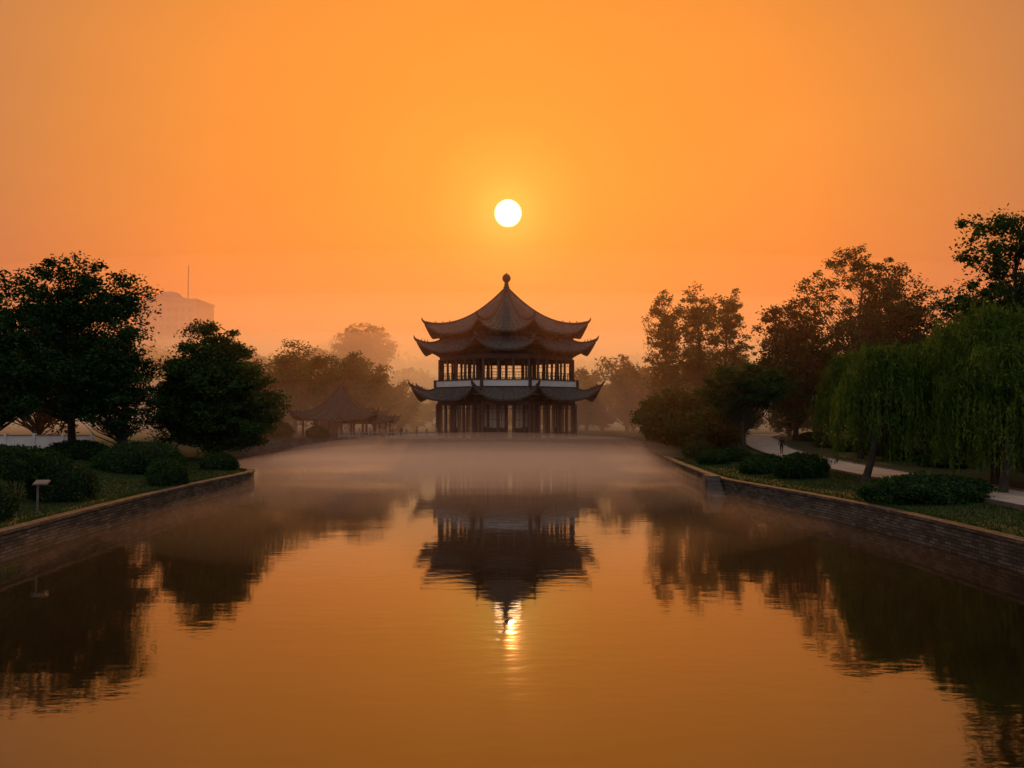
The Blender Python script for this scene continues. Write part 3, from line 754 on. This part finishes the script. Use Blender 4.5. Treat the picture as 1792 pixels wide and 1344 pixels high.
cl=N.new('ShaderNodeMath'); cl.operation='MINIMUM'; cl.inputs[1].default_value=.9999999; L.new(dt.outputs['Value'],cl.inputs[0])
ac=N.new('ShaderNodeMath'); ac.operation='ARCCOSINE'; L.new(cl.outputs[0],ac.inputs[0])
dg=N.new('ShaderNodeMath'); dg.operation='MULTIPLY'; dg.inputs[1].default_value=1/math.pi; L.new(ac.outputs[0],dg.inputs[0])
sq=N.new('ShaderNodeMath'); sq.operation='SQRT'; L.new(dg.outputs[0],sq.inputs[0])
def ramp(stops,inp,interp='LINEAR'):
    r=N.new('ShaderNodeValToRGB'); r.color_ramp.interpolation=interp; el=r.color_ramp.elements
    while len(el)>1: el.remove(el[-1])
    el[0].position=stops[0][0]; el[0].color=(*stops[0][1],1)
    for p,c in stops[1:]:
        q=el.new(p); q.color=(*c,1)
    L.new(inp,r.inputs['Fac']); return r
S=lambda deg: math.sqrt(deg/180.)
r1=ramp([(0,(1.0,.60,.09)),(S(1.4),(1.0,.56,.075)),(S(3),(1.0,.44,.050)),(S(6),(1.0,.35,.038)),(S(12),(1.0,.32,.038)),(S(20),(.95,.305,.044)),(S(27),(.78,.27,.054)),(S(35),(.54,.22,.075)),(S(60),(.34,.20,.12)),(S(90),(.34,.29,.24)),(S(120),(.46,.46,.44)),(1,(.54,.57,.57))],sq.outputs[0])
sp=N.new('ShaderNodeSeparateXYZ'); L.new(nm.outputs[0],sp.inputs[0])
r2=ramp([(0,(.66,.34,.62)),(.09,(.85,.50,.8)),(.2,(.98,.88,.95)),(.32,(1,1,1)),(1,(1,1,1))],sp.outputs['Z'],'B_SPLINE')
mx=N.new('ShaderNodeMixRGB'); mx.blend_type='MULTIPLY'; mx.inputs[0].default_value=1; L.new(r1.outputs[0],mx.inputs[1]); L.new(r2.outputs[0],mx.inputs[2])
mp=N.new('ShaderNodeMapping'); mp.inputs['Scale'].default_value=(1,1,3); L.new(nm.outputs[0],mp.inputs[0])
nz=N.new('ShaderNodeTexNoise'); nz.inputs['Scale'].default_value=2.2; nz.inputs['Detail'].default_value=3; L.new(mp.outputs[0],nz.inputs['Vector'])
mr=N.new('ShaderNodeMapRange'); mr.inputs['To Min'].default_value=8.4; mr.inputs['To Max'].default_value=10.6; L.new(nz.outputs['Fac'],mr.inputs['Value'])
sc=N.new('ShaderNodeVectorMath'); sc.operation='SCALE'; L.new(mx.outputs[0],sc.inputs[0]); L.new(mr.outputs[0],sc.inputs['Scale'])
tn=N.new('ShaderNodeMixRGB'); tn.blend_type='MULTIPLY'; tn.inputs[0].default_value=1; tn.inputs[2].default_value=(.04,.018,.010,1); L.new(sky.outputs[0],tn.inputs[1])
ad=N.new('ShaderNodeVectorMath'); ad.operation='ADD'; L.new(sc.outputs[0],ad.inputs[0]); L.new(tn.outputs[0],ad.inputs[1])
ds=N.new('ShaderNodeMapRange'); ds.inputs['From Min'].default_value=R(.98); ds.inputs['From Max'].default_value=R(.84); ds.inputs['To Min'].default_value=0; ds.inputs['To Max'].default_value=1
L.new(ac.outputs[0],ds.inputs['Value'])
dc=N.new('ShaderNodeVectorMath'); dc.operation='SCALE'; dc.inputs[0].default_value=(60,30,15); L.new(ds.outputs[0],dc.inputs['Scale'])
ad2=N.new('ShaderNodeVectorMath'); ad2.operation='ADD'; L.new(ad.outputs[0],ad2.inputs[0]); L.new(dc.outputs[0],ad2.inputs[1])
L.new(ad2.outputs[0],bg.inputs['Color'])

sl=bpy.data.lights.new('sun','SUN'); sl.energy=3.6; sl.angle=R(.5); sl.color=(1,.33,.085)
so=link(bpy.data.objects.new('sun',sl)); so.rotation_euler=(-sun_dir).to_track_quat('-Z','Y').to_euler()

# ------------------------------------------------------------------ mist (scattering volumes, mist layers with added glow)
# the low and far mist have a weak added emission term standing for light scattered many times inside the fog
def volmat(name,dens,col,g=.3,em=0,ecol=(.92,.44,.26)):
    m=bpy.data.materials.new(name); m.use_nodes=True; nt=m.node_tree; nt.nodes.remove(nt.nodes['Principled BSDF'])
    v=nt.nodes.new('ShaderNodeVolumeScatter'); v.inputs['Density'].default_value=dens; v.inputs['Color'].default_value=(*col,1); v.inputs['Anisotropy'].default_value=g
    out=v.outputs[0]
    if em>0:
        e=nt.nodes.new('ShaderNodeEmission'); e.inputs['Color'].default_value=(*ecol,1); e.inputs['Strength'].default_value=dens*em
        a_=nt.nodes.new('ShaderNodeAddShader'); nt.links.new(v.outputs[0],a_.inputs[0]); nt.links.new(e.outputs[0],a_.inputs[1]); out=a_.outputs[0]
    nt.links.new(out,nt.nodes['Material Output'].inputs['Volume']); return m
def ell(name,c,r,m,n=64):
    b=MB(); k=n//2
    prof=[(max(1e-3,math.sin(math.pi*i/k)),-math.cos(math.pi*i/k)) for i in range(k+1)]
    b.lathe((0,0,0),prof,n); o=b.obj(name,[m],smooth=False); o.location=c; o.scale=r; return o
b=MB(); b.box((0,240,24),(700,340,60)); b.obj('haze',[volmat('haze_air',.0016,(1,.62,.42),.45)])
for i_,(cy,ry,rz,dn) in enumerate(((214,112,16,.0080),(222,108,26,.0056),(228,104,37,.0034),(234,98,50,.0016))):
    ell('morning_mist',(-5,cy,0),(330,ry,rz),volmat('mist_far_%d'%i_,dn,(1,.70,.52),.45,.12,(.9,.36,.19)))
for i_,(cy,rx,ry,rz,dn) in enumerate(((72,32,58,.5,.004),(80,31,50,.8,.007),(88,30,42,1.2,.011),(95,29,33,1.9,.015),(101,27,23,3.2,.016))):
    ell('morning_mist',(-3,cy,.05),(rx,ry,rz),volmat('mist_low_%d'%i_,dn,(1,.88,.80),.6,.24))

# ------------------------------------------------------------------ camera
cd=bpy.data.cameras.new('camera'); cd.sensor_width=36; cd.lens=28; cd.clip_end=6000; cd.clip_start=.1
co=link(bpy.data.objects.new('camera',cd)); co.location=(0,0,6.2); co.rotation_euler=(R(91.8),0,0)
scene.camera=co
print('faces', sum(len(o.data.polygons) for o in scene.objects if o.type=='MESH'))
